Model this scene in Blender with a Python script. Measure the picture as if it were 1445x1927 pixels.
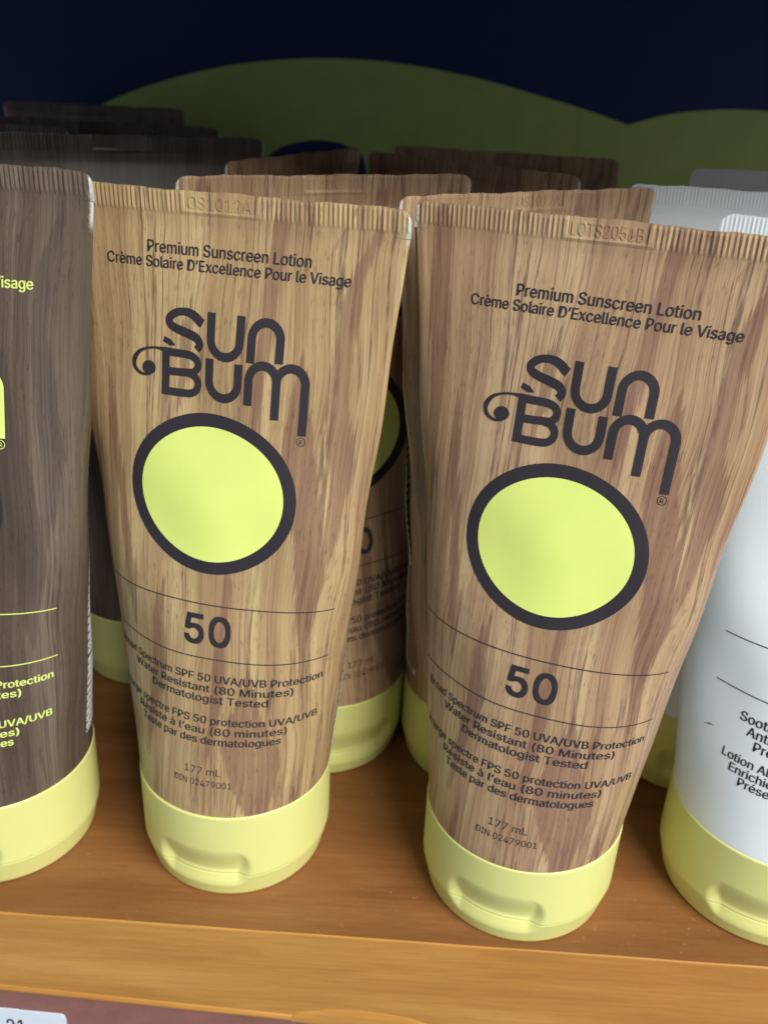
import bpy, bmesh, math, random
import numpy as np
from mathutils import Matrix, Vector

random.seed(4)
SC = bpy.context.scene
COL = SC.collection
CM = 0.01                                    # everything below is written in centimetres
for o in list(bpy.data.objects):
    bpy.data.objects.remove(o)

# ------------------------------------------------------------------ camera
F_PX, PITCH, ROLL, CAM_Z = 1719.3, 0.44845, 0.05103, 19.41
cd = bpy.data.cameras.new('camera')
cam = bpy.data.objects.new('camera', cd)
COL.objects.link(cam)
cd.sensor_fit = 'VERTICAL'
cd.sensor_height = 24.0
cd.lens = F_PX / 1927.0 * 24.0
cd.clip_start = 0.005
cd.clip_end = 20.0
cp, sp, cr_, sr_ = math.cos(PITCH), math.sin(PITCH), math.cos(ROLL), math.sin(ROLL)
fwd = Vector((0, cp, -sp)); up0 = Vector((0, sp, cp)); rt0 = Vector((1, 0, 0))
rt = cr_ * rt0 + sr_ * up0
up = -sr_ * rt0 + cr_ * up0
m = Matrix((rt, up, -fwd)).transposed().to_4x4()
m.translation = Vector((0, 0, CAM_Z * CM))
cam.matrix_world = m
cd.dof.use_dof = True
cd.dof.focus_distance = 0.185
cd.dof.aperture_fstop = 14.0
SC.camera = cam

# ------------------------------------------------------------------ light
world = bpy.data.worlds.new('World')
SC.world = world
world.use_nodes = True
bg = world.node_tree.nodes['Background']
bg.inputs[0].default_value = (0.70, 0.86, 1.0, 1)
bg.inputs[1].default_value = 0.28

def area(name, loc, target, sx, sy, power, col):
    ld = bpy.data.lights.new(name, 'AREA')
    ld.shape = 'RECTANGLE'; ld.size = sx * CM; ld.size_y = sy * CM
    ld.energy = power; ld.color = col
    o = bpy.data.objects.new(name, ld); COL.objects.link(o)
    o.location = Vector(loc) * CM
    d = (Vector(target) - Vector(loc))
    o.rotation_euler = d.to_track_quat('-Z', 'Y').to_euler()
    return o
area('window_light', (60, -64, 88), (0, 20, 8), 80, 60, 29.5, (1.0, 0.985, 0.955))

SC.view_settings.view_transform = 'Standard'
SC.view_settings.look = 'None'
SC.view_settings.gamma = 1.0
SC.view_settings.exposure = 0.0
SC.view_settings.use_curve_mapping = False

# ------------------------------------------------------------------ helpers
def lin(r, g, b):
    f = lambda c: (c / 255 / 12.92) if c / 255 <= 0.04045 else ((c / 255 + 0.055) / 1.055) ** 2.4
    return (f(r), f(g), f(b), 1.0)

def tag(o, label=None, cat=None, group=None, kind=None):
    for k, v in (('label', label), ('category', cat), ('group', group), ('kind', kind)):
        if v: o[k] = v
    return o

def link(name, mesh, parent=None):
    o = bpy.data.objects.new(name, mesh)
    COL.objects.link(o)
    if parent: o.parent = parent
    return o

def mesh_from(name, verts, faces, mat=None, smooth=True, uv=None, attr=None):
    me = bpy.data.meshes.new(name)
    v = np.asarray(verts, float) * CM
    me.from_pydata([tuple(x) for x in v], [], [tuple(f) for f in faces])
    if uv is not None:
        ul = me.uv_layers.new(name='UVMap')
        idx = np.empty(len(me.loops), int); me.loops.foreach_get('vertex_index', idx)
        ul.data.foreach_set('uv', np.asarray(uv, float)[idx].ravel())
    if attr is not None:
        a = me.attributes.new('streak', 'FLOAT', 'POINT')
        a.data.foreach_set('value', np.asarray(attr, float))
    if smooth:
        me.polygons.foreach_set('use_smooth', [True] * len(me.polygons))
    if mat: me.materials.append(mat)
    me.update()
    return me

def grid_faces(nu, nv, wrap=False, flip=False):
    f = []
    for j in range(nv - 1):
        for i in range(nu if wrap else nu - 1):
            a = j * nu + i; b = j * nu + (i + 1) % nu
            q = (a, b, b + nu, a + nu)
            f.append(q[::-1] if flip else q)
    return f

def box_bm(bm, x0, x1, y0, y1, z0, z1):
    v = [bm.verts.new((x * CM, y * CM, z * CM)) for z in (z0, z1) for y in (y0, y1) for x in (x0, x1)]
    for q in ((0, 2, 3, 1), (4, 5, 7, 6), (0, 1, 5, 4), (2, 6, 7, 3), (0, 4, 6, 2), (1, 3, 7, 5)):
        bm.faces.new([v[i] for i in q])

def bm_obj(name, bm, mat, parent=None, smooth=False):
    me = bpy.data.meshes.new(name); bm.to_mesh(me); bm.free()
    if mat: me.materials.append(mat)
    if smooth: me.polygons.foreach_set('use_smooth', [True] * len(me.polygons))
    return link(name, me, parent)

# ------------------------------------------------------------------ node helpers
class NT:
    def __init__(s, name):
        s.mat = bpy.data.materials.new(name); s.mat.use_nodes = True
        s.t = s.mat.node_tree; s.b = s.t.nodes['Principled BSDF']
    def n(s, typ, **kw):
        nd = s.t.nodes.new(typ)
        for k, v in kw.items(): setattr(nd, k, v)
        return nd
    def l(s, a, b): s.t.links.new(a, b)
    def val(s, x, sock):
        if hasattr(x, 'links') or hasattr(x, 'is_linked'): s.l(x, sock)
        else: sock.default_value = x
    def math(s, op, a, b=0.0, c=None, clamp=False):
        nd = s.n('ShaderNodeMath', operation=op, use_clamp=clamp)
        s.val(a, nd.inputs[0]); s.val(b, nd.inputs[1])
        if c is not None: s.val(c, nd.inputs[2])
        return nd.outputs[0]
    def vec(s, x, y, z=0.0):
        nd = s.n('ShaderNodeCombineXYZ')
        s.val(x, nd.inputs[0]); s.val(y, nd.inputs[1]); s.val(z, nd.inputs[2])
        return nd.outputs[0]
    def noise(s, v, scale=1.0, detail=2.0, rough=0.5, dist=0.0):
        nd = s.n('ShaderNodeTexNoise')
        s.l(v, nd.inputs['Vector']); nd.inputs['Scale'].default_value = scale
        nd.inputs['Detail'].default_value = detail; nd.inputs['Roughness'].default_value = rough
        nd.inputs['Distortion'].default_value = dist
        return nd.outputs[0]
    def step(s, x, lo, hi, o0=0.0, o1=1.0):
        nd = s.n('ShaderNodeMapRange', interpolation_type='SMOOTHSTEP')
        s.val(x, nd.inputs[0]); s.val(lo, nd.inputs[1]); s.val(hi, nd.inputs[2])
        nd.inputs[3].default_value = o0; nd.inputs[4].default_value = o1
        return nd.outputs[0]
    def mix(s, fac, a, b, blend='MIX'):
        nd = s.n('ShaderNodeMix', data_type='RGBA', blend_type=blend)
        s.val(fac, nd.inputs[0]); s.val(a, nd.inputs[6]); s.val(b, nd.inputs[7])
        return nd.outputs[2]
    def ramp(s, x, stops):
        nd = s.n('ShaderNodeValToRGB'); s.l(x, nd.inputs[0])
        cr = nd.color_ramp
        while len(cr.elements) < len(stops): cr.elements.new(0.5)
        for e, (p, c) in zip(cr.elements, stops): e.position = p; e.color = c
        return nd.outputs[0]
    def bump(s, h, strength, dist):
        nd = s.n('ShaderNodeBump'); nd.inputs['Strength'].default_value = strength
        nd.inputs['Distance'].default_value = dist; s.l(h, nd.inputs['Height'])
        s.l(nd.outputs[0], s.b.inputs['Normal'])
    def out(s, col=None, rough=0.5, spec=0.5):
        if col is not None: s.val(col, s.b.inputs['Base Color'])
        s.val(rough, s.b.inputs['Roughness'])
        s.b.inputs['Specular IOR Level'].default_value = spec
        return s.mat

def uv_sh(t):
    uvn = t.n('ShaderNodeUVMap'); sep = t.n('ShaderNodeSeparateXYZ'); t.l(uvn.outputs[0], sep.inputs[0])
    return sep.outputs[0], sep.outputs[1]

def wood_print(name, c_dark, c_mid, c_light, c_pale, c_streak, c_vein, vein=1.0, seed=0.0):
    """wood-grain print of the tubes, in label coordinates (s, h) in centimetres"""
    t = NT(name)
    s, h = uv_sh(t)
    # slow wander of the grain
    w1 = t.noise(t.vec(t.math('MULTIPLY', s, 0.35), t.math('MULTIPLY', h, 0.16), seed + 3.1), 1.0, 2.0)
    w2 = t.noise(t.vec(t.math('MULTIPLY', s, 1.6), t.math('MULTIPLY', h, 0.45), seed + 8.7), 1.0, 2.0)
    sw = t.math('ADD', s, t.math('ADD', t.math('MULTIPLY', t.math('SUBTRACT', w1, 0.5), 0.9),
                                 t.math('MULTIPLY', t.math('SUBTRACT', w2, 0.5), 0.11)))
    big = t.noise(t.vec(t.math('MULTIPLY', sw, 1.25), t.math('MULTIPLY', h, 0.035), seed), 1.0, 3.5, 0.62)
    col = t.ramp(big, [(0.30, c_dark), (0.43, c_mid), (0.55, c_light), (0.72, c_pale)])
    # stepped boards of colour: sharp edges on one side
    b2 = t.noise(t.vec(t.math('MULTIPLY', sw, 2.6), t.math('MULTIPLY', h, 0.03), seed + 21.0), 1.0, 1.0, 0.4)
    fr = t.math('FRACT', t.math('MULTIPLY', b2, 6.0))
    col = t.mix(t.math('MULTIPLY', t.step(fr, 0.72, 1.0), 0.42), col, c_dark)
    # veins
    vn = t.noise(t.vec(t.math('MULTIPLY', sw, 1.9), t.math('MULTIPLY', h, 0.045), seed + 33.0), 1.0, 2.0, 0.5)
    va = t.math('ABSOLUTE', t.math('SUBTRACT', vn, 0.5))
    vm = t.noise(t.vec(t.math('MULTIPLY', s, 0.9), t.math('MULTIPLY', h, 0.25), seed + 41.0), 1.0, 1.0)
    vf = t.math('MULTIPLY', t.step(va, 0.0, 0.028, 1.0, 0.0), t.step(vm, 0.34, 0.55))
    vfrag = t.noise(t.vec(t.math('MULTIPLY', s, 14.0), t.math('MULTIPLY', h, 1.6), seed + 5.0), 1.0, 2.0)
    vf = t.math('MULTIPLY', vf, t.step(vfrag, 0.25, 0.6))
    col = t.mix(t.math('MULTIPLY', vf, 0.75 * vein), col, c_vein)
    vn2 = t.noise(t.vec(t.math('MULTIPLY', sw, 4.6), t.math('MULTIPLY', h, 0.06), seed + 133.0), 1.0, 1.0, 0.4)
    va2 = t.math('ABSOLUTE', t.math('SUBTRACT', vn2, 0.52))
    vm2 = t.noise(t.vec(t.math('MULTIPLY', s, 1.3), t.math('MULTIPLY', h, 0.22), seed + 141.0), 1.0, 2.0)
    vf2 = t.math('MULTIPLY', t.step(va2, 0.0, 0.035, 1.0, 0.0), t.step(vm2, 0.40, 0.58))
    col = t.mix(t.math('MULTIPLY', vf2, 0.60 * vein), col, c_streak)
    # the large purple-brown flames of the print
    at = t.n('ShaderNodeAttribute', attribute_name='streak')
    jag = t.noise(t.vec(t.math('MULTIPLY', sw, 20.0), t.math('MULTIPLY', h, 0.45), seed + 13.0), 1.0, 4.0, 0.6)
    stf = t.step(t.math('ADD', at.outputs['Fac'], t.math('MULTIPLY', t.math('SUBTRACT', jag, 0.5), 1.9)), 0.44, 0.62)
    col = t.mix(t.math('MULTIPLY', stf, 0.60 if vein == 1.0 else 0.40), col, c_streak)
    # fibres and pores
    fb = t.noise(t.vec(t.math('MULTIPLY', sw, 42.0), t.math('MULTIPLY', h, 0.9), seed + 2.0), 1.0, 4.0, 0.75)
    col = t.mix(1.0, col, t.ramp(fb, [(0.25, (0.72, 0.69, 0.67, 1)), (0.5, (1, 1, 1, 1)), (0.75, (1.16, 1.16, 1.13, 1))]), 'MULTIPLY')
    fc = t.noise(t.vec(t.math('MULTIPLY', sw, 9.0), t.math('MULTIPLY', h, 0.22), seed + 71.0), 1.0, 3.0, 0.7)
    col = t.mix(1.0, col, t.ramp(fc, [(0.25, (0.86, 0.82, 0.80, 1)), (0.5, (1, 1, 1, 1)), (0.75, (1.07, 1.07, 1.05, 1))]), 'MULTIPLY')
    fl = t.noise(t.vec(t.math('MULTIPLY', sw, 24.0), t.math('MULTIPLY', h, 0.30), seed + 83.0), 1.0, 3.0, 0.7)
    fm = t.noise(t.vec(t.math('MULTIPLY', sw, 1.5), t.math('MULTIPLY', h, 0.20), seed + 91.0), 1.0, 2.0)
    fk = t.math('MULTIPLY', t.step(fl, 0.50, 0.68), t.step(fm, 0.36, 0.62, 0.25, 1.0))
    col = t.mix(t.math('MULTIPLY', fk, 0.55), col, c_streak)
    pr = t.noise(t.vec(t.math('MULTIPLY', sw, 26.0), t.math('MULTIPLY', h, 3.0), seed + 17.0), 1.0, 2.0, 0.6)
    pm = t.noise(t.vec(t.math('MULTIPLY', sw, 0.8), t.math('MULTIPLY', h, 0.3), seed + 57.0), 1.0, 1.0)
    pf = t.math('MULTIPLY', t.step(pr, 0.58, 0.68), t.step(pm, 0.36, 0.58))
    col = t.mix(t.math('MULTIPLY', pf, 0.48), col, c_vein)
    # bare plastic along the cut ends of the crimp
    ew = t.noise(t.vec(t.math('MULTIPLY', s, 9.0), t.math('MULTIPLY', h, 9.0), 1.0), 1.0, 2.0)
    ef = t.math('MULTIPLY', t.step(t.math('ADD', t.math('ABSOLUTE', s), t.math('MULTIPLY', t.math('SUBTRACT', ew, 0.5), 0.10)), 3.82, 3.90), t.step(h, 13.6, 13.95))
    col = t.mix(t.math('MULTIPLY', ef, 0.8), col, lin(206, 210, 204))
    oi = t.n('ShaderNodeObjectInfo')
    col = t.mix(1.0, col, oi.outputs['Color'], 'MULTIPLY')
    t.bump(fb, 0.06, 0.0004)
    return t.out(col, 0.37, 0.5)

M = {}
M['tan_wood'] = wood_print('tan_wood_print', lin(138, 107, 84), lin(163, 132, 101), lin(181, 152, 117), lin(198, 174, 134),
                           lin(118, 82, 72), lin(84, 56, 54))
M['dark_wood'] = wood_print('dark_wood_print', lin(72, 59, 48), lin(92, 78, 65), lin(107, 93, 79), lin(122, 108, 93),
                            lin(62, 52, 48), lin(44, 37, 35), 0.7, 60.0)

def plain(name, col, rough=0.5, spec=0.5, var=0.05, scale=120.0, bump=0.0, bscale=900.0):
    t = NT(name)
    tc = t.n('ShaderNodeTexCoord')
    nz = t.noise(tc.outputs['Object'], scale, 3.0, 0.6)
    c = t.mix(1.0, col, t.ramp(nz, [(0.3, (1 - var, 1 - var, 1 - var, 1)), (0.7, (1 + var, 1 + var, 1 + var, 1))]), 'MULTIPLY')
    if bump:
        t.bump(t.noise(tc.outputs['Object'], bscale, 2.0), bump, 0.0002)
    return t.out(c, rough, spec)

M['cap'] = plain('yellow_cap_plastic', lin(218, 217, 136), 0.36, 0.5, 0.02, 60, 0.05, 2500)
M['ink'] = plain('charcoal_ink', lin(48, 43, 48), 0.5, 0.35, 0.04)
M['yink'] = plain('yellow_ink', lin(218, 230, 124), 0.5, 0.35, 0.02)
M['white'] = plain('white_tube_plastic', lin(224, 231, 235), 0.34, 0.45, 0.015, 40)
M['paper'] = plain('white_paper', lin(214, 222, 234), 0.7, 0.2, 0.03)
M['greyink'] = plain('pale_blue_ink', lin(170, 196, 204), 0.5, 0.3, 0.02)

def back_label_mat():
    t = NT('printed_back_label')
    s, h = uv_sh(t)
    row = t.math('FRACT', t.math('MULTIPLY', h, 4.2))
    line = t.math('MULTIPLY', t.step(row, 0.30, 0.36), t.step(row, 0.66, 0.72, 1.0, 0.0))
    letters = t.noise(t.vec(t.math('MULTIPLY', s, 16.0), t.math('MULTIPLY', h, 9.0), 0.0), 1.0, 1.0)
    f = t.math('MULTIPLY', line, t.step(letters, 0.42, 0.5))
    col = t.mix(f, lin(220, 223, 220), lin(110, 108, 108))
    box = t.math('FRACT', t.math('MULTIPLY', h, 0.31))
    col = t.mix(t.step(box, 0.018, 0.022, 1.0, 0.0), col, lin(40, 38, 40))
    return t.out(col, 0.5, 0.4)
M['backlabel'] = back_label_mat()

def shelf_mat(name, c0, c1, c2, stretch, rough, spec=0.4, scuff=0.0):
    t = NT(name)
    tc = t.n('ShaderNodeTexCoord'); sep = t.n('ShaderNodeSeparateXYZ'); t.l(tc.outputs['Object'], sep.inputs[0])
    x, y, z = sep.outputs
    yz = t.math('ADD', y, z)
    big = t.noise(t.vec(t.math('MULTIPLY', x, 7.0), t.math('MULTIPLY', yz, 70.0), 1.0), 1.0, 4.0, 0.6, 0.4)
    fine = t.noise(t.vec(t.math('MULTIPLY', x, 60.0), t.math('MULTIPLY', yz, stretch), 4.0), 1.0, 4.0, 0.7)
    col = t.ramp(big, [(0.28, c0), (0.5, c1), (0.74, c2)])
    col = t.mix(1.0, col, t.ramp(fine, [(0.2, (0.80, 0.78, 0.76, 1)), (0.55, (1, 1, 1, 1)), (0.85, (1.14, 1.13, 1.12, 1))]), 'MULTIPLY')
    pore = t.noise(t.vec(t.math('MULTIPLY', x, 320.0), t.math('MULTIPLY', yz, 1900.0), 9.0), 1.0, 2.0)
    col = t.mix(t.math('MULTIPLY', t.step(pore, 0.60, 0.72), 0.28), col, c0)
    if scuff:
        blot = t.noise(tc.outputs['Object'], 45.0, 3.0, 0.6)
        fl = t.noise(t.vec(t.math('MULTIPLY', x, 500.0), t.math('MULTIPLY', yz, 700.0), 2.0), 1.0, 2.0, 0.7)
        f = t.math('MULTIPLY', t.step(fl, 0.62, 0.76), t.step(blot, 0.45, 0.68))
        col = t.mix(t.math('MULTIPLY', f, scuff), col, lin(190, 165, 140))
    rr = t.math('ADD', rough, t.math('MULTIPLY', t.math('SUBTRACT', fine, 0.5), 0.18))
    t.bump(fine, 0.10, 0.0004)
    return t.out(col, rr, spec)
M['shelf'] = shelf_mat('brown_stained_wood', lin(112, 71, 38), lin(132, 86, 47), lin(148, 101, 59), 900.0, 0.46, 0.35, 0.5)
M['edge'] = shelf_mat('honey_wood_edge', lin(166, 112, 48), lin(184, 131, 61), lin(198, 147, 76), 900.0, 0.42, 0.4, 0.12)
M['raw'] = shelf_mat('raw_chipped_wood', lin(186, 132, 68), lin(202, 150, 82), lin(214, 164, 96), 700.0, 0.6, 0.25)
M['rail'] = plain('mauve_brown_rail', lin(136, 92, 84), 0.6, 0.3, 0.10, 160, 0.1, 1500)
M['navy'] = plain('navy_board_print', lin(30, 60, 120), 0.55, 0.3, 0.05, 60)
M['green'] = plain('yellow_green_board_print', lin(190, 226, 138), 0.5, 0.25, 0.05, 60)

# ------------------------------------------------------------------ tube geometry
class Spec:
    """round at the cap (radius R), flat at the crimp; label coordinates s (round the tube) and h (up from the cap)"""
    def __init__(self, R=2.5, hc=2.66, ztop=17.06, kw=1.606, hcr=0.50, lean=(0, 0), dent=1.5, z0=2.66):
        self.R, self.hc, self.kw, self.hcr, self.lean, self.dent = R, hc, kw, hcr, lean, dent
        self.z0 = z0                     # height of h = 0
        self.hb = ztop - hcr - z0
        self.Q = R * math.pi / 2
        nv, nf = 121, 241
        self.nv, self.nf = nv, nf
        th = np.linspace(0, math.pi / 2, 721)
        self.tab = np.empty((nv, nf))
        for i, v in enumerate(np.linspace(0, 1, nv)):
            a, b = self.ab(v)
            L = np.concatenate([[0], np.cumsum(np.hypot(np.diff(a * np.sin(th)), np.diff(b * np.cos(th))))])
            self.tab[i] = np.interp(np.linspace(0, 1, nf), L / L[-1], th)
    def ab(self, v):
        v = np.clip(v, 0, 1)
        return self.R + (self.kw - 1) * self.R * v, np.maximum(self.R * (1 - v), 0.04)
    def lean_at(self, z):
        k = np.maximum(z - self.hc, 0)
        return self.lean[0] * k, self.lean[1] * k
    def map(self, s, h, off=0.0):
        s = np.asarray(s, float); h = np.asarray(h, float)
        v = np.clip(h / self.hb, 0, 1)
        q = s / self.Q
        q = (q + 2) % 4 - 2
        aq = np.abs(q); front = aq <= 1
        fr = np.where(front, aq, 2 - aq)
        gi = v * (self.nv - 1); gj = fr * (self.nf - 1)
        i0 = np.minimum(gi.astype(int), self.nv - 2); j0 = np.minimum(gj.astype(int), self.nf - 2)
        di = gi - i0; dj = gj - j0
        t = self.tab
        ang = (t[i0, j0] * (1 - di) * (1 - dj) + t[i0 + 1, j0] * di * (1 - dj) + t[i0, j0 + 1] * (1 - di) * dj + t[i0 + 1, j0 + 1] * di * dj)
        ang = np.where(front, ang, math.pi - ang) * np.sign(q + 1e-12)
        a, b = self.ab(v)
        x = a * np.sin(ang); y = -b * np.cos(ang)
        nx = np.sin(ang) / a; ny = -np.cos(ang) / b
        nn = np.hypot(nx, ny); nx, ny = nx / nn, ny / nn
        env = np.sin(np.pi * np.clip(v, 0, 1)) ** 1.2 * np.clip((0.995 - v) * 8, 0, 1)
        d = self.dent * env * (0.030 * np.sin(1.3 * s + 0.9) * np.sin(0.62 * h + 0.4) + 0.022 * np.sin(2.3 * s - 1.1 + 0.35 * h) * np.cos(0.9 * h)
                               + 0.016 * np.sin(0.8 * s + 1.7 * h))
        x = x + nx * (off + d); y = y + ny * (off + d)
        z = self.z0 + h
        lx, ly = self.lean_at(z)
        return np.stack([x + lx, y + ly, z + 0 * x], -1)

# centre s, half-width s by height: flames in the wood print  (h, centre, halfwidth)
FLAMES = [
    [(10.9, 2.02, 0.16), (9.5, 2.05, 0.36), (8.7, 2.18, 0.42), (7.6, 2.44, 0.38), (6.4, 2.55, 0.36), (5.2, 2.48, 0.20), (4.3, 2.52, 0.05)],
    [(2.35, 1.2, 0.55), (2.0, 1.3, 0.72), (1.4, 1.42, 0.66), (0.8, 1.45, 0.50), (0.3, 1.5, 0.34), (-0.2, 1.5, 0.16)],
    [(13.9, 1.32, 0.16), (12.6, 1.22, 0.17), (11.0, 1.1, 0.15), (9.8, 1.0, 0.07)],
    [(13.9, 3.3, 0.10), (13.0, 3.0, 0.16), (11.6, 2.85, 0.2), (10.4, 2.95, 0.24), (9.0, 3.1, 0.30), (7.9, 3.0, 0.2), (6.8, 2.9, 0.05)],
    [(12.2, -0.62, 0.05), (11.5, -0.72, 0.14), (10.6, -0.75, 0.12), (9.9, -0.9, 0.04)],
    [(10.5, -2.75, 0.05), (8.6, -2.55, 0.15), (7.2, -2.35, 0.12), (5.9, -2.15, 0.18), (4.6, -2.1, 0.08)],
    [(6.0, -1.1, 0.05), (5.0, -1.25, 0.18), (3.6, -1.2, 0.22), (2.4, -1.45, 0.16), (1.2, -1.6, 0.06)],
    [(6.2, 0.55, 0.10), (4.6, 0.5, 0.12), (3.2, 0.45, 0.15), (1.6, 0.2, 0.05)],
    [(13.9, -3.3, 0.22), (12.0, -3.35, 0.26), (10.0, -3.3, 0.14), (8.0, -3.3, 0.04)],
    [(9.0, 5.5, 0.4), (4.0, 5.2, 0.5), (0.0, 5.4, 0.3)],
    [(12.0, -5.4, 0.5), (6.0, -5.0, 0.4), (1.0, -5.2, 0.3)],
]
def streak_value(s, h):
    out = np.zeros_like(s)
    for fl in FLAMES:
        hh = np.array([p[0] for p in fl][::-1]); cc = np.array([p[1] for p in fl][::-1]); ww = np.array([p[2] for p in fl][::-1])
        c = np.interp(h, hh, cc); w = np.interp(h, hh, ww)
        w = w - 0.30 * np.maximum(0, hh[0] - h) - 0.30 * np.maximum(0, h - hh[-1])
        d = (w - np.abs(s - c)) / 0.26
        out = np.maximum(out, np.clip(0.5 + d, 0, 1))
    # the dark V of the grain close to the crimp
    v = np.abs(s - 2.33) - 0.16 * np.clip(h - 13.3, 0, 2) * 3.2
    out = np.maximum(out, np.where((h > 13.2), np.clip(0.62 - np.abs(v) / 0.16, 0, 1), 0))
    return out

def body_mesh(sp, mat, name='body'):
    nu, nv = 280, 150
    s = np.linspace(-2 * sp.Q, 2 * sp.Q, nu + 1)
    h = np.concatenate([[-0.35 + sp.hc - sp.z0], np.linspace(sp.hc - sp.z0 - 0.05, sp.hb, nv - 1)])
    S, H = np.meshgrid(s, h)
    S, H = S.ravel(), H.ravel()
    P = sp.map(S, H)
    return mesh_from(name, P, grid_faces(nu + 1, nv), mat, True, np.stack([S, H], 1), streak_value(S, H))

def crimp_mesh(sp, mat, plate=True, ridges=80, amp0=0.030):
    Wc = sp.kw * sp.R; n = ridges * 6 + 1; rows = 9
    zb = sp.z0 + sp.hb
    x = np.linspace(-Wc, Wc, n)
    rc = 0.26
    ex = np.clip((np.abs(x) - (Wc - rc)) / rc, 0, 1)
    top = sp.hcr - rc * (1 - np.sqrt(np.clip(1 - ex ** 2, 0, 1)))
    ridge = 1 - np.abs((np.arange(n) % 6) / 3.0 - 1.0)
    top = top + 0.012 * np.sin(x * 2.3 + 1.0) + 0.008 * np.sin(x * 6.1) + 0.004 * np.sin(x * 17.0)
    ridge *= 0.75 + 0.25 * np.sin(np.arange(n) * 0.37) * np.sin(np.arange(n) * 0.113)
    inpl = (np.abs(x) < 0.86) if plate else np.zeros(n, bool)
    V = []; UV = []
    for side in (-1, 1):
        for j in range(rows):
            fz = j / (rows - 1)
            z = -0.05 + (top + 0.05) * fz
            amp = amp0 if side < 0 else amp0 * 0.6
            prof = np.clip((z - 0.05) / 0.05, 0, 1) * np.clip((top - z) / 0.03, 0.25, 1)
            rr = np.where(inpl, 0.0, ridge)
            if plate and side < 0:                       # stamped frame round the lot code
                fr = ((np.abs(np.abs(x) - 0.82) < 0.05) | ((np.abs(z - 0.07) < 0.045) & (np.abs(x) < 0.86)))
                rr = np.where(inpl & fr, 0.9, rr)
            wob = 0.03 * np.sin(x * 0.9 + 0.6) + 0.015 * np.sin(x * 2.1)
            y = side * (0.018 + amp * rr * prof) + wob * fz
            lx, ly = sp.lean_at(zb + z)
            V.append(np.stack([x + lx, y + ly, zb + z], 1)); UV.append(np.stack([x * sp.Q / Wc, sp.hb + z], 1))
    V = np.concatenate(V); UV = np.concatenate(UV)
    f = grid_faces(n, rows) + [tuple(i + n * rows for i in q) for q in grid_faces(n, rows, flip=True)]
    o = n * rows
    for i in range(n - 1):
        t0 = (rows - 1) * n + i
        f.append((t0, t0 + 1, t0 + 1 + o, t0 + o)); f.append((i + 1, i, i + o, i + 1 + o))
    for j in range(rows - 1):
        a = j * n; f.append((a, a + n, a + n + o, a + o)); b = a + n - 1; f.append((b + n, b, b + o, b + n + o))
    return mesh_from('crimp', V, f, mat, False, UV, streak_value(UV[:, 0], UV[:, 1]))

def cap_mesh(R, hc, mat):
    prof = [(0.0, 0.86), (0.004, 0.905), (0.03, 0.925), (0.08, 0.938)]
    prof += [(z, 0.938 + (1.004 - 0.938) * (z - 0.08) / 0.70) for z in np.linspace(0.12, 0.77, 22)] + [(0.782, 1.0), (0.79, 1.0)]
    prof += [(z, 1.006 + 0.004 * (z - 0.8) / (hc - 0.8)) for z in np.linspace(0.80, hc - 0.05, 56)]
    prof += [(hc - 0.018, 1.008), (hc, 0.998), (hc + 0.002, 0.975), (hc - 0.3, 0.965)]
    nu = 300
    z = np.array([p[0] for p in prof]); r = np.array([p[1] for p in prof]) * R
    th = np.linspace(0, 2 * np.pi, nu, endpoint=False)
    Z, T = np.meshgrid(z, th, indexing='ij'); Rr = np.repeat(r[:, None], nu, 1)
    ang = (T - np.radians(2.5) + np.pi) % (2 * np.pi) - np.pi
    a = ang * R
    # stadium-shaped thumb notch
    hw, hh, zc = 1.30, 0.64, 1.06
    dx = np.maximum(np.abs(a) - (hw - hh * 0.8), 0) ; dz = Z - zc
    d = hh - np.sqrt((dx * hh / (hh * 0.8)) ** 2 + dz ** 2)
    zt = np.clip((zc + hh - Z) / (2 * hh), 0, 1)                 # 0 at the top rim of the notch, 1 at the bottom
    prof_ = np.where(zt < 0.62, zt / 0.62, (1 - zt) / 0.38)
    k = np.minimum(prof_ * 1.0, np.clip(d / 0.40, 0, 1))
    k = np.clip(k, 0, 1); k = k * 0.35 + 0.65 * k * k * (3 - 2 * k)
    dep = 0.20 * k * (d > 0) * (Z > 0.05)
    Rr = Rr - dep
    V = np.stack([Rr * np.sin(T), -Rr * np.cos(T), Z], -1).reshape(-1, 3)
    f = grid_faces(nu, len(z), wrap=True)
    f.append(tuple(range(nu))[::-1])
    return mesh_from('cap', V, f, mat, True)

# ------------------------------------------------------------------ print on the tubes
try:                                            # the sans-serif that ships with Blender, close to the label's lettering
    FONT = bpy.data.fonts.load(bpy.utils.system_resource('DATAFILES') + '/fonts/Inter.woff2')
except Exception:
    FONT = None

def flat_text(body, bold=0.0):
    cu = bpy.data.curves.new('t', 'FONT'); cu.body = body; cu.size = 1.0
    cu.resolution_u = 3
    if FONT: cu.font = FONT
    o = bpy.data.objects.new('t', cu); COL.objects.link(o)
    bpy.context.view_layer.update()
    dg = bpy.context.evaluated_depsgraph_get()
    me = bpy.data.meshes.new_from_object(o.evaluated_get(dg))
    bm = bmesh.new(); bm.from_mesh(me)
    bpy.data.objects.remove(o); bpy.data.meshes.remove(me); bpy.data.curves.remove(cu)
    bmesh.ops.triangulate(bm, faces=bm.faces[:])
    return bm
_b = flat_text('H'); CAPH = max(v.co.y for v in _b.verts); _b.free()

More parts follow.
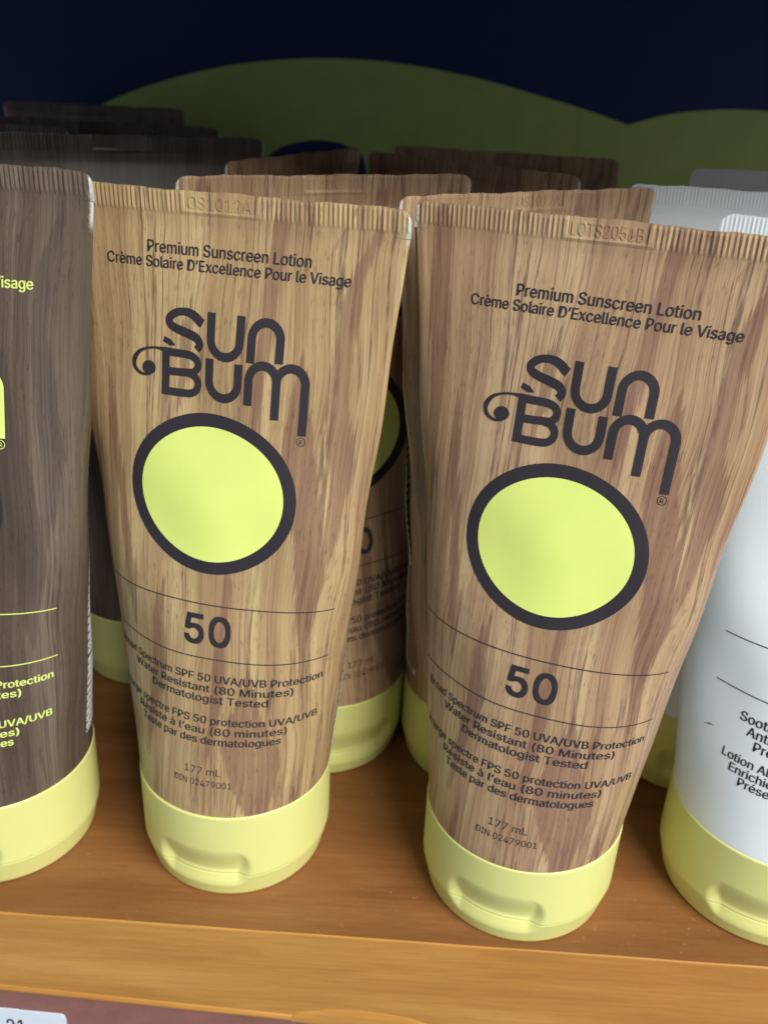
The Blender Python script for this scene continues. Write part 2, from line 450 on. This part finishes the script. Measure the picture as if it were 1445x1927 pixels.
LAYER2, OFFS = {}, {}
def text_flat(lines):
    """lines: (text, s0, s1, baseline, capheight, bold) -> 2D verts and faces"""
    V, Fc = [], []
    for body, s0, s1, base, cap, bold in lines:
        bm = flat_text(body)
        xs = [v.co.x for v in bm.verts]; x0, x1 = min(xs), max(xs)
        ky = cap / CAPH
        kx = (s1 - s0) / (x1 - x0) if s1 is not None else ky
        for v in bm.verts:
            v.co.x = s0 + (v.co.x - x0) * kx; v.co.y = base + v.co.y * ky; v.co.z = 0
        for _ in range(5):
            long_e = [e for e in bm.edges if e.calc_length() > 0.14]
            if not long_e: break
            bmesh.ops.subdivide_edges(bm, edges=long_e, cuts=1)
            bmesh.ops.triangulate(bm, faces=bm.faces[:])
        bm.verts.ensure_lookup_table(); bm.verts.index_update()
        k = len(V)
        V += [(v.co.x, v.co.y) for v in bm.verts]
        for f_ in bm.faces:
            idx = [v.index + k for v in f_.verts]
            a, b, c = [V[i] for i in idx[:3]]
            if (b[0] - a[0]) * (c[1] - a[1]) - (b[1] - a[1]) * (c[0] - a[0]) < 0: idx = idx[::-1]
            Fc.append(tuple(idx))
        bm.free()
        if bold:                                   # heavier weight: a second pass of ink, slightly shifted
            n = len(V) - k; f0 = [q for q in Fc if min(q) >= k]; v0 = V[k:]
            for j, (dx, dy) in enumerate([(1, 0.4)] if bold < 0.025 else [(1, 0), (0, 1), (1, 1), (0.5, 0.5)]):
                V += [(x + bold * dx, y + bold * dy) for x, y in v0]
                Fc += [tuple(i + n * (j + 1) for i in q) for q in f0]
                LAYER2.update({i: j + 1 for i in range(k + n * (j + 1), k + n * (j + 2))})
    o = np.full(len(V), 0.008)
    for i, j in LAYER2.items(): o[i] += 0.0014 * j
    LAYER2.clear()
    OFFS[len(V), round(float(V[0][0]), 5)] = o
    return np.array(V), Fc

def wrap(sp, name, V2, Fc, mat, dv=0.0, off=0.008):
    V2 = np.asarray(V2, float)
    ds = getattr(sp, 'ds', 0.0)
    if np.isscalar(off):
        o = OFFS.get((len(V2), round(float(V2[0][0]), 5)), np.full(len(V2), off))
    else: o = np.asarray(off)
    P = sp.map(V2[:, 0] + ds, V2[:, 1] + dv, o)
    return mesh_from(name, P, Fc, mat, True)

def spline(pts, step=0.03):
    pts = [np.array(p, float) for p in pts]
    p = [2 * pts[0] - pts[1]] + pts + [2 * pts[-1] - pts[-2]]
    out = []
    for i in range(1, len(p) - 2):
        n = max(2, int(np.linalg.norm(p[i + 1] - p[i]) / step))
        for k in range(n):
            t = k / n
            out.append(0.5 * ((2 * p[i]) + (-p[i - 1] + p[i + 1]) * t + (2 * p[i - 1] - 5 * p[i] + 4 * p[i + 1] - p[i + 2]) * t * t
                              + (-p[i - 1] + 3 * p[i] - 3 * p[i + 1] + p[i + 2]) * t ** 3))
    out.append(pts[-1])
    return np.array(out)

def ribbon(path, width):
    d = np.gradient(path, axis=0); d /= np.linalg.norm(d, axis=1)[:, None] + 1e-9
    n = np.stack([-d[:, 1], d[:, 0]], 1)
    w = np.asarray(width) * np.ones(len(path))
    cols = [path + n * (w[:, None] * k) for k in (0.5, 0.0, -0.5)]
    V = np.stack(cols, 1).reshape(-1, 2)
    f = []
    for i in range(len(path) - 1):
        a = i * 3
        f += [(a + 1, a + 4, a + 3, a)[::-1], (a + 2, a + 5, a + 4, a + 1)[::-1]]
    f2 = []
    for q in f:
        a, b, c = [V[i] for i in q[:3]]
        cr = (b[0] - a[0]) * (c[1] - a[1]) - (b[1] - a[1]) * (c[0] - a[0])
        f2.append(q if cr > 0 else q[::-1])
    return V, f2

def arch(x0, x1, y_end0, y_end1, y_ext, r_y=0.46, up_=True):
    """legs at x0, x1 joined by a round end whose centre line reaches y_ext"""
    xc, rx = (x0 + x1) / 2, (x1 - x0) / 2
    sgn = 1 if up_ else -1
    yc = y_ext - sgn * r_y
    pts = [(x0, y_end0 + (yc - y_end0) * k / 6) for k in range(6)]
    pts += [(xc - rx * math.cos(a), yc + sgn * r_y * math.sin(a)) for a in np.linspace(0, math.pi, 25)]
    pts += [(x1, yc + (y_end1 - yc) * k / 6) for k in range(1, 7)]
    return np.array(pts)

SW = 0.187
def wordmark_flat():
    strokes = []
    S = spline([(-0.30, 11.79), (-0.37, 11.83), (-0.45, 11.90), (-0.58, 11.97), (-0.74, 11.995), (-0.93, 11.96), (-1.08, 11.86), (-1.115, 11.765),
                (-1.06, 11.68), (-0.90, 11.615), (-0.66, 11.555), (-0.46, 11.49), (-0.37, 11.40), (-0.36, 11.33), (-0.43, 11.235)])
    w = np.interp(np.linspace(0, 1, len(S)), [0, 0.08, 0.25, 0.5, 0.8, 1], [0.20, 0.20, 0.16, 0.18, 0.20, 0.17])
    strokes.append((S, w))
    strokes.append((spline([(-1.25, 11.375), (-1.15, 11.34), (-1.05, 11.30), (-0.96, 11.275)]), np.interp(np.linspace(0, 1, 10), [0, 0.55, 1], [0.12, 0.13, 0.015])))
    strokes.append((arch(-0.09, 0.595, 12.05, 12.05, 11.165, 0.34, False), SW))
    strokes.append((arch(0.86, 1.50, 11.12, 11.16, 11.97, 0.34, True), SW))
    strokes.append((np.array([(-1.19, 10.20 + 0.1 * k) for k in range(10)]), SW))
    strokes.append((spline([(-1.27, 11.125), (-1.0, 11.115), (-0.70, 11.115), (-0.53, 11.09), (-0.42, 11.02), (-0.385, 10.925), (-0.42, 10.82), (-0.52, 10.745), (-0.68, 10.73), (-0.9, 10.715), (-1.12, 10.71)]), 0.165))
    strokes.append((spline([(-0.66, 10.73), (-0.52, 10.70), (-0.41, 10.62), (-0.37, 10.51), (-0.41, 10.39), (-0.52, 10.31), (-0.68, 10.285), (-0.95, 10.282), (-1.12, 10.28)]), 0.165))
    curl = spline([(-1.20, 11.15), (-1.43, 11.165), (-1.66, 11.13), (-1.865, 11.035), (-1.985, 10.88), (-1.995, 10.73), (-1.91, 10.62), (-1.76, 10.565), (-1.60, 10.585), (-1.50, 10.63)])
    strokes.append((curl, np.interp(np.linspace(0, 1, len(curl)), [0, 0.12, 0.3, 0.55, 0.75, 1], [0.11, 0.045, 0.045, 0.115, 0.07, 0.03])))
    strokes.append((arch(-0.10, 0.60, 11.10, 11.06, 10.30, 0.34, False), SW))
    strokes.append((arch(0.85, 1.482, 10.23, 9.98, 11.095, 0.34, True), SW))
    strokes.append((arch(1.482, 2.128, 10.72, 9.69, 11.095, 0.34, True), SW))
    V, Fc, O = [], [], []
    for i, (p, w) in enumerate(strokes):
        if not np.isscalar(w) and len(w) != len(p): w = np.interp(np.linspace(0, 1, len(p)), np.linspace(0, 1, len(w)), w)
        v, f = ribbon(p, w); k = len(V)
        V += list(v); Fc += [tuple(a + k for a in q) for q in f]; O += [0.007 + 0.0012 * i] * len(v)
    k = len(V); n = 36                                        # the round end of the curl
    V.append(np.array((-1.605, 10.728))); O.append(0.024)
    for i in range(n):
        a = 2 * math.pi * i / n
        V.append(np.array((-1.605 + 0.172 * math.cos(a), 10.728 + 0.147 * math.sin(a)))); O.append(0.024)
    Fc += [(k, k + 1 + i, k + 1 + (i + 1) % n) for i in range(n)]
    return np.array(V), Fc, np.array(O)

def disc(cx, cy, rx, ry, rings=14, n=96):
    V = [(cx, cy)]; f = []
    for j in range(1, rings + 1):
        for i in range(n):
            a = 2 * math.pi * i / n
            V.append((cx + rx * j / rings * math.cos(a), cy + ry * j / rings * math.sin(a)))
    f += [(0, 1 + i, 1 + (i + 1) % n) for i in range(n)]
    for j in range(1, rings):
        for i in range(n):
            a = 1 + (j - 1) * n + i; b = 1 + (j - 1) * n + (i + 1) % n
            f.append((a, a + n, b + n, b))
    return np.array(V), f

def ring(cx, cy, rx, ry, rx2, ry2, n=96, rings=4):
    V = []; f = []
    for j in range(rings + 1):
        k = j / rings
        for i in range(n):
            a = 2 * math.pi * i / n
            V.append((cx + (rx + (rx2 - rx) * k) * math.cos(a), cy + (ry + (ry2 - ry) * k) * math.sin(a)))
    for j in range(rings):
        for i in range(n):
            a = j * n + i; b = j * n + (i + 1) % n
            f.append((a, b, b + n, a + n))
    f2 = []
    for q in f:
        a, b, c = [V[i] for i in q[:3]]
        cr = (b[0] - a[0]) * (c[1] - a[1]) - (b[1] - a[1]) * (c[0] - a[0])
        f2.append(q if cr > 0 else q[::-1])
    return np.array(V), f2

def rule(s0, s1, h, w=0.026):
    return ribbon(np.stack([np.linspace(s0, s1, 90), np.full(90, h)], 1), w)

B1 = 0.016
TITLE = [('Premium Sunscreen Lotion', -1.63, 2.0, 13.13, 0.235, B1), ("Cr\u00e8me Solaire D\u2019Excellence Pour le Visage", -2.6, 2.86, 12.83, 0.22, B1)]
RATING = [('50', -0.47, 0.68, 4.60, 0.69, 0.045)]
CLAIMS = [('Broad Spectrum SPF 50 UVA/UVB Protection', -2.92, 3.08, 3.70, 0.19, B1), ('Water Resistant (80 Minutes)', -2.16, 2.30, 3.43, 0.19, B1),
          ('Dermatologist Tested', -1.46, 1.70, 3.17, 0.19, B1),
          ('\u00c0 large spectre FPS 50 protection UVA/UVB', -2.88, 3.02, 2.62, 0.19, B1), ('R\u00e9siste \u00e0 l\u2019eau (80 minutes)', -1.98, 2.20, 2.35, 0.19, B1),
          ('Teste par des dermatologues', -1.82, 2.06, 2.09, 0.19, B1)]
VOLUME = [('177 mL', -0.31, 0.63, 1.27, 0.19, 0.0), ('DIN 02479001', -0.60, 0.91, 0.95, 0.165, 0.0)]
FLAT = {'title_text': text_flat(TITLE), 'rating_number': text_flat(RATING), 'claims_text': text_flat(CLAIMS), 'volume_text': text_flat(VOLUME)}
WM = wordmark_flat()
RG = text_flat([('R', 2.075, None, 9.50, 0.10, 0)])
RGR = ring(2.115, 9.553, 0.10, 0.10, 0.085, 0.085, 40, 1)

def emboss(sp, code, mat):
    zb = sp.z0 + sp.hb
    V2, Fc = text_flat([(code, -0.70, 0.70, 0.15, 0.26, 0)])
    V = []; n = len(V2)
    for yy in (-0.032, -0.010):
        for x, z in V2:
            lx, ly = sp.lean_at(zb + z)
            wob = (0.03 * math.sin(x * 0.9 + 0.6) + 0.015 * math.sin(x * 2.1)) * z / sp.hcr
            V.append((x + lx, yy + ly + wob, zb + z))
    f = list(Fc)
    cnt = {}
    for q in Fc:
        for a, b in zip(q, q[1:] + q[:1]):
            cnt[(a, b)] = 1
    for (a, b) in list(cnt):
        if (b, a) not in cnt: f.append((b, a, a + n, b + n))
    uv = np.concatenate([np.stack([V2[:, 0], sp.hb + V2[:, 1]], 1)] * 2)
    return mesh_from('lot_code', V, f, mat, False, uv)

CACHE = {}
def cached(key, fn):
    if key not in CACHE: CACHE[key] = fn()
    return CACHE[key]

SPECS = {
    'A': Spec(hc=2.80), 'B': Spec(hc=2.58), 'C': Spec(), 'D': Spec(lean=(-0.045, -0.045)),
    'dark': Spec(ztop=17.45, kw=1.66, lean=(0.008, 0.0)), 'white': Spec(R=2.64, hc=2.78, z0=2.78), 'whiteback': Spec(R=2.64, hc=2.78, z0=2.78, lean=(0.0, 0.075)),
}
SPECS['dark'].ds = -0.14                    # print sits a little further round on the dark tubes
DV = {'A': 0.0, 'B': -0.36, 'C': -0.1, 'D': -0.1, 'dark': -0.38}

def wood_tube(key, x, y, yaw, label, group, code, mat='tan_wood', ink='ink', tint=(1, 1, 1, 1), front=True, back=True):
    sp = SPECS[key]; dv = DV[key]
    root = bpy.data.objects.new('sunscreen_tube', None); COL.objects.link(root)
    root.empty_display_size = 0.02
    root.location = (x * CM, y * CM, 0); root.rotation_euler = (0, 0, math.radians(yaw))
    tag(root, label, 'tube', group)
    link('cap', cached(('cap', sp.R, sp.hc), lambda: cap_mesh(sp.R, sp.hc, M['cap'])), root)
    bd = link('body', cached(('body', key, mat), lambda: body_mesh(sp, M[mat])), root)
    cr = link('crimp', cached(('crimp', key, mat), lambda: crimp_mesh(sp, M[mat])), root)
    lc = link('lot_code', cached(('lot', key, code, mat), lambda: emboss(sp, code, M[mat])), cr)
    for o in (bd, cr, lc): o.color = tint
    I = M[ink]
    if front:
        for n, (V2, Fc) in FLAT.items():
            link(n, cached((n, key, ink), lambda: wrap(sp, n, V2, Fc, I, dv)), bd)
        link('wordmark', cached(('wm', key, ink), lambda: wrap(sp, 'wordmark', WM[0], WM[1], I, dv, WM[2])), bd)
        def reg():
            V = np.concatenate([RG[0], RGR[0]]); n = len(RG[0])
            return wrap(sp, 'registered_mark', V, list(RG[1]) + [tuple(i + n for i in q) for q in RGR[1]], I, dv, np.concatenate([np.full(n, 0.008), np.full(len(RGR[0]), 0.008)]))
        link('registered_mark', cached(('reg', key, ink), reg), bd)
        link('badge_border', cached(('bo', key), lambda: wrap(sp, 'badge_border', *ring(0.02, 8.12, 2.10, 1.81, 1.80, 1.52, 128, 6), M['ink'], dv)), bd)
        link('badge', cached(('bf', key), lambda: wrap(sp, 'badge', *disc(0.02, 8.12, 1.81, 1.53, 24, 128), M['yink'], dv, 0.005)), bd)
        for hh in (5.58, 4.28):
            link('rule_line', cached(('rule', hh, key, ink), lambda: wrap(sp, 'rule_line', *rule(-3.18, 3.22, hh), I, dv)), bd)
    if back:
        def bl():
            s = np.linspace(4.15, 4 * sp.Q - 4.15, 90); h = np.linspace(0.75, 10.6, 60)
            S, H = np.meshgrid(s, h)
            return mesh_from('back_label', sp.map(S.ravel(), H.ravel(), 0.008), grid_faces(90, 60), M['backlabel'], True, np.stack([S.ravel(), H.ravel()], 1))
        link('back_label', cached(('bl', key), bl), bd)
    return root

W_TEXT = {'soothing_text': [('Sooth', -1.53, None, 3.20, 0.235, B1), ('Anti', -1.28, None, 2.90, 0.235, B1), ('Pre', -1.04, None, 2.60, 0.235, B1)],
          'lotion_text': [('Lotion Alo', -1.74, None, 2.14, 0.215, B1), ('Enrichie', -1.48, None, 1.86, 0.215, B1), ('Pr\u00e9se', -1.18, None, 1.60, 0.215, B1)]}
def white_tube(key, x, y, yaw, label, group, print_=False):
    sp = SPECS[key]
    root = bpy.data.objects.new('lotion_tube', None); COL.objects.link(root)
    root.empty_display_size = 0.02
    root.location = (x * CM, y * CM, 0); root.rotation_euler = (0, 0, math.radians(yaw))
    tag(root, label, 'tube', group)
    link('cap', cached(('cap', sp.R, sp.hc), lambda: cap_mesh(sp.R, sp.hc, M['cap'])), root)
    bd = link('body', cached(('body', key), lambda: body_mesh(sp, M['white'])), root)
    link('crimp', cached(('crimp', key), lambda: crimp_mesh(sp, M['white'], False, 96, 0.012)), root)
    for hh in (5.16, 3.88):
        link('rule_line', cached(('rule', hh, key), lambda: wrap(sp, 'rule_line', *rule(-2.35, 3.3, hh), M['ink'])), bd)
    if print_:
        for n, L in W_TEXT.items():
            V2, Fc = text_flat(L)
            link(n, wrap(sp, n, V2, Fc, M['ink']), bd)
        sc = spline([(-2.40, 2.60), (-2.33, 2.62), (-2.22, 2.665), (-2.12, 2.675)], 0.02)
        v, f = ribbon(sc, np.interp(np.linspace(0, 1, len(sc)), [0, 0.5, 1], [0.01, 0.035, 0.008]))
        link('scuff_mark', wrap(sp, 'scuff_mark', v, f, M['ink']), bd)
    return root

# ------------------------------------------------------------------ the setting
YAW = math.radians(-1.4)
def edge_y(x): return 15.845 - math.tan(math.radians(1.4)) * (x - 0.25)

def slab(name, x0, x1, back, z0, z1, front_off, mat, parent=None, bev=0.0):
    bm = bmesh.new()
    box_bm(bm, x0, x1, 0, 1, z0, z1)
    for v in bm.verts:
        xx = v.co.x / CM
        v.co.y = (edge_y(xx) + front_off) * CM if v.co.y < 0.5 * CM else back(xx) * CM if callable(back) else back * CM
    if bev:
        bmesh.ops.bevel(bm, geom=[e for e in bm.edges if abs(e.verts[0].co.x - e.verts[1].co.x) > 0.1], offset=bev * CM, segments=3, affect='EDGES')
    return bm_obj(name, bm, mat, parent, bool(bev))

shelf = slab('shelf_board', -60, 60, 51.0, -2.9, 0.0, 0.05, M['shelf'])
tag(shelf, 'brown stained wood shelf board under all the tubes', kind='structure')

# honey-coloured nosing strip glued along the front edge of the shelf, its lower edge running slightly out of true
def nosing():
    n = 160
    xs = np.linspace(-60, 60, n)
    prof = []
    for x in xs:
        y = edge_y(x); zb = np.interp(x, [-60, -9.5, 0.4, 60], [-2.8, -2.88, -3.34, -3.6])
        zt = -0.004 + 0.010 * math.sin(x * 1.7) * math.sin(x * 0.63)
        prof.append([(x, y + 0.046, zt), (x, y + 0.03, zt), (x, y + 0.010, zt - 0.012), (x, y, zt - 0.04), (x, y, zb + 0.20), (x, y - 0.03, zb + 0.17), (x, y - 0.065, zb + 0.10),
                     (x, y - 0.055, zb + 0.03), (x, y - 0.01, zb), (x, y + 0.046, zb)])
    V = np.array(prof); k = V.shape[1]
    f = []
    for i in range(n - 1):
        for j in range(k - 1):
            a = i * k + j; f.append((a, a + 1, a + 1 + k, a + k))
    f.append(tuple(range(k))[::-1]); f.append(tuple((n - 1) * k + j for j in range(k)))
    return mesh_from('front_edge', V.reshape(-1, 3), f, M['edge'], False)
nose = link('front_edge', nosing(), shelf)

def chip():
    # shallow splinter broken out of the lower edge of the strip
    xs = np.linspace(-1.75, 2.55, 40)
    V = []; f = []
    for i, x in enumerate(xs):
        t = i / 39
        y = edge_y(x)
        zb = np.interp(x, [-9.5, 0.4, 60], [-2.88, -3.34, -3.6]) + 0.02
        top = zb + 0.16 + 0.46 * (np.sin(math.pi * min(1, t * 1.12)) ** 0.6) + 0.012 * math.sin(i * 0.7) * math.sin(i * 0.31) - 0.55 * max(0, t - 0.72)
        for k, (fz, oy) in enumerate(((1.0, 0.004), (0.9, -0.03), (0.6, -0.060), (0.2, -0.075), (0.0, -0.070))):
            V.append((x, y + oy, zb + (top - zb) * fz))
    for i in range(39):
        for k in range(4):
            a = i * 5 + k; f.append((a, a + 1, a + 6, a + 5))
    return mesh_from('chipped_edge', V, f, M['edge'], True)
link('chipped_edge', chip(), nose)

rail = slab('shelf_rail', -60, 60, lambda x: edge_y(x) + 1.5, -9.0, -2.95, 0.10, M['rail'])
tag(rail, 'mauve brown rail below the shelf edge', kind='structure')

# price tag on the rail
def price_tag():
    x0, x1, zt = -11.6, -7.86, -3.80
    bm = bmesh.new()
    pts = [(x0, zt - 2.2), (x1, zt - 2.2), (x1, zt - 0.22), (x1 - 0.03, zt - 0.08), (x1 - 0.10, zt - 0.01), (-9.12, zt + 0.03), (-9.15, zt + 0.05), (x0, zt + 0.10)]
    fr = [bm.verts.new((x * CM, (edge_y(x) + 0.045) * CM, z * CM)) for x, z in pts]
    bk = [bm.verts.new((x * CM, (edge_y(x) + 0.085) * CM, z * CM)) for x, z in pts]
    bm.faces.new(fr); bm.faces.new(bk[::-1])
    for i in range(len(pts)):
        j = (i + 1) % len(pts); bm.faces.new((fr[j], fr[i], bk[i], bk[j]))
    o = bm_obj('price_tag', bm, M['paper'])
    tag(o, 'small white paper price tag on the rail at bottom left', 'price tag')
    V2, Fc = text_flat([('21', -9.52, -9.02, -4.72, 0.58, 0.02)])
    V = [(x, edge_y(x) + 0.041, z) for x, z in V2]
    link('tag_number', mesh_from('tag_number', V, Fc, M['ink'], False), o)
price_tag()

# printed board behind the tubes, in two panels that meet at a fine seam
WY = 50.0
def wall_pt(px, py):
    d = (px - 722.5) / F_PX * rt - (py - 963.5) / F_PX * up + fwd
    k = WY / d.y
    return d.x * k, CAM_Z + d.z * k
sx = wall_pt(1094, 190)[0]
def wall(name, x0, x1):
    bm = bmesh.new(); box_bm(bm, x0, x1, WY, WY + 0.8, -3.0, 34.0)
    return bm_obj(name, bm, M['navy'])
wl = tag(wall('back_wall', -60, sx - 0.003), 'navy board with printed green hill behind the tubes', kind='structure')
wr = tag(wall('back_wall', sx + 0.003, 60), 'navy board right of the seam with a second green hill', kind='structure')

def hill(pts_px, parent, base, yoff=0.03, mat=M['green'], name='printed_hill', xlim=None):
    top = spline([wall_pt(*p) for p in pts_px], 0.25)
    if xlim:
        lo, hi = max(xlim[0], top[0, 0]), min(xlim[1], top[-1, 0])
        xs = np.concatenate([[lo], top[(top[:, 0] > lo) & (top[:, 0] < hi), 0], [hi]])
        top = np.stack([xs, np.interp(xs, top[:, 0], top[:, 1])], 1)
    n = len(top); V = []; f = []
    for yy in (WY - yoff, WY - 0.002):
        V += [(x, yy, z) for x, z in top] + [(x, yy, base) for x, z in top]
    for i in range(n - 1):
        f.append((n + i, n + i + 1, i + 1, i))
        f.append((i, i + 1, 2 * n + i + 1, 2 * n + i))
    return link(name, mesh_from(name, V, f, mat, False), parent)
big = [(-40, 330), (60, 270), (190, 198), (300, 155), (440, 122), (590, 110), (740, 118), (900, 148), (1030, 185), (1090, 203), (1180, 235), (1250, 262)]
hill(big[:], wl, 0.0, xlim=(-99, sx - 0.003))
hill(big, wr, 0.0, xlim=(sx + 0.003, wall_pt(1200, 235)[0]))
hill([(1120, 255), (1182, 235), (1260, 215), (1345, 207), (1440, 209), (1540, 225), (1700, 270)], wr, 0.0, 0.05, xlim=(wall_pt(1165, 235)[0], 99))
hill([(490, 330), (500, 300), (525, 280), (560, 268), (592, 264), (625, 266), (655, 275), (680, 290), (692, 330)], wl, 11.0, 0.05, M['navy'], 'printed_arch')

# next shelf of the unit, above the picture
us = slab('upper_shelf', -60, 60, 51.0, 24.6, 27.6, 0.0, M['shelf'])
bm = bmesh.new(); box_bm(bm, -60, 60, 0, 1, 22.5, 27.5)  # unseen front strip, added and hung below the board to shade the back rows
for v in bm.verts: v.co.y = (edge_y(v.co.x / CM) - (0.40 if v.co.y < 0.005 else 0.003)) * CM
bm_obj('front_edge', bm, M['edge'], us)
tag(us, 'wood shelf above the tubes, out of the picture', kind='structure')

# ------------------------------------------------------------------ the tubes
G1, G2, G3 = 'tan wood-print sunscreen tubes', 'dark wood-print sunscreen tubes', 'white lotion tubes'
GOLD = (1.03, 1.07, 0.93, 1)
PINK = (0.99, 0.99, 0.97, 1)
wood_tube('A', -3.63, 19.30, -14.9, 'golden tan wood-print sunscreen tube in front row beside the dark tube', G1, 'OS1012A', tint=GOLD)
wood_tube('B', 4.03, 18.31, -23.3, 'pinkish tan wood-print sunscreen tube in front row beside the white tube', G1, 'LOTS2051B', tint=PINK)
wood_tube('C', -1.65, 23.97, 29.0, 'tan wood-print tube directly behind the golden front tube, turned to the right', G1, 'OTS2051B', tint=PINK)
wood_tube('D', 3.42, 23.55, 35.0, 'tan wood-print tube directly behind the pinkish front tube, its white back label showing', G1, 'OS1012A', tint=PINK)
wood_tube('C', -3.10, 29.65, 66.0, 'shaded wood-print tube turned nearly edge-on, its crimp against the dark printed arch', G1, 'OS1012A', tint=PINK, front=False)
wood_tube('C', 1.95, 29.55, -41.0, 'tan wood-print tube in third row, crimp sloping down to a white right corner', G1, 'OS1012A', tint=PINK, front=False)
wood_tube('C', 3.60, 34.55, -11.0, 'rearmost brown wood-print tube against the green board', G1, 'OTS2051B', tint=PINK, front=False)
wood_tube('dark', -10.09, 19.21, -10.8, 'dark grey-brown wood-print tube with yellow lettering cut by the left edge', G2, 'OTS2050A', 'dark_wood', 'yink')
wood_tube('dark', -8.15, 27.90, 20.0, 'dark wood-print tube in second row, its whole crimp showing at left', G2, 'OTS2050A', 'dark_wood', 'yink', front=False)
wood_tube('dark', -14.45, 29.8, 2.0, 'dark wood-print tube at the left edge, only its rounded crimp corner showing', G2, 'OTS2050A', 'dark_wood', 'yink', front=False)
wood_tube('dark', -10.4, 33.6, -6.0, 'dark wood-print tube just behind the second-row dark crimp', G2, 'OTS2050A', 'dark_wood', 'yink', front=False)
wood_tube('dark', -14.2, 45.2, 0.0, 'rearmost dark wood-print tube against the navy board', G2, 'OTS2050A', 'dark_wood', 'yink', front=False)
white_tube('white', 10.69, 18.62, -24.0, 'white lotion tube in front row cut by the right edge', G3, True)
white_tube('whiteback', 10.05, 24.0, -9.0, 'white lotion tube in second row, its crimp behind the pinkish tube', G3)
white_tube('white', 13.7, 31.8, -3.0, 'rearmost white lotion tube, crimp highest at the right edge', G3)
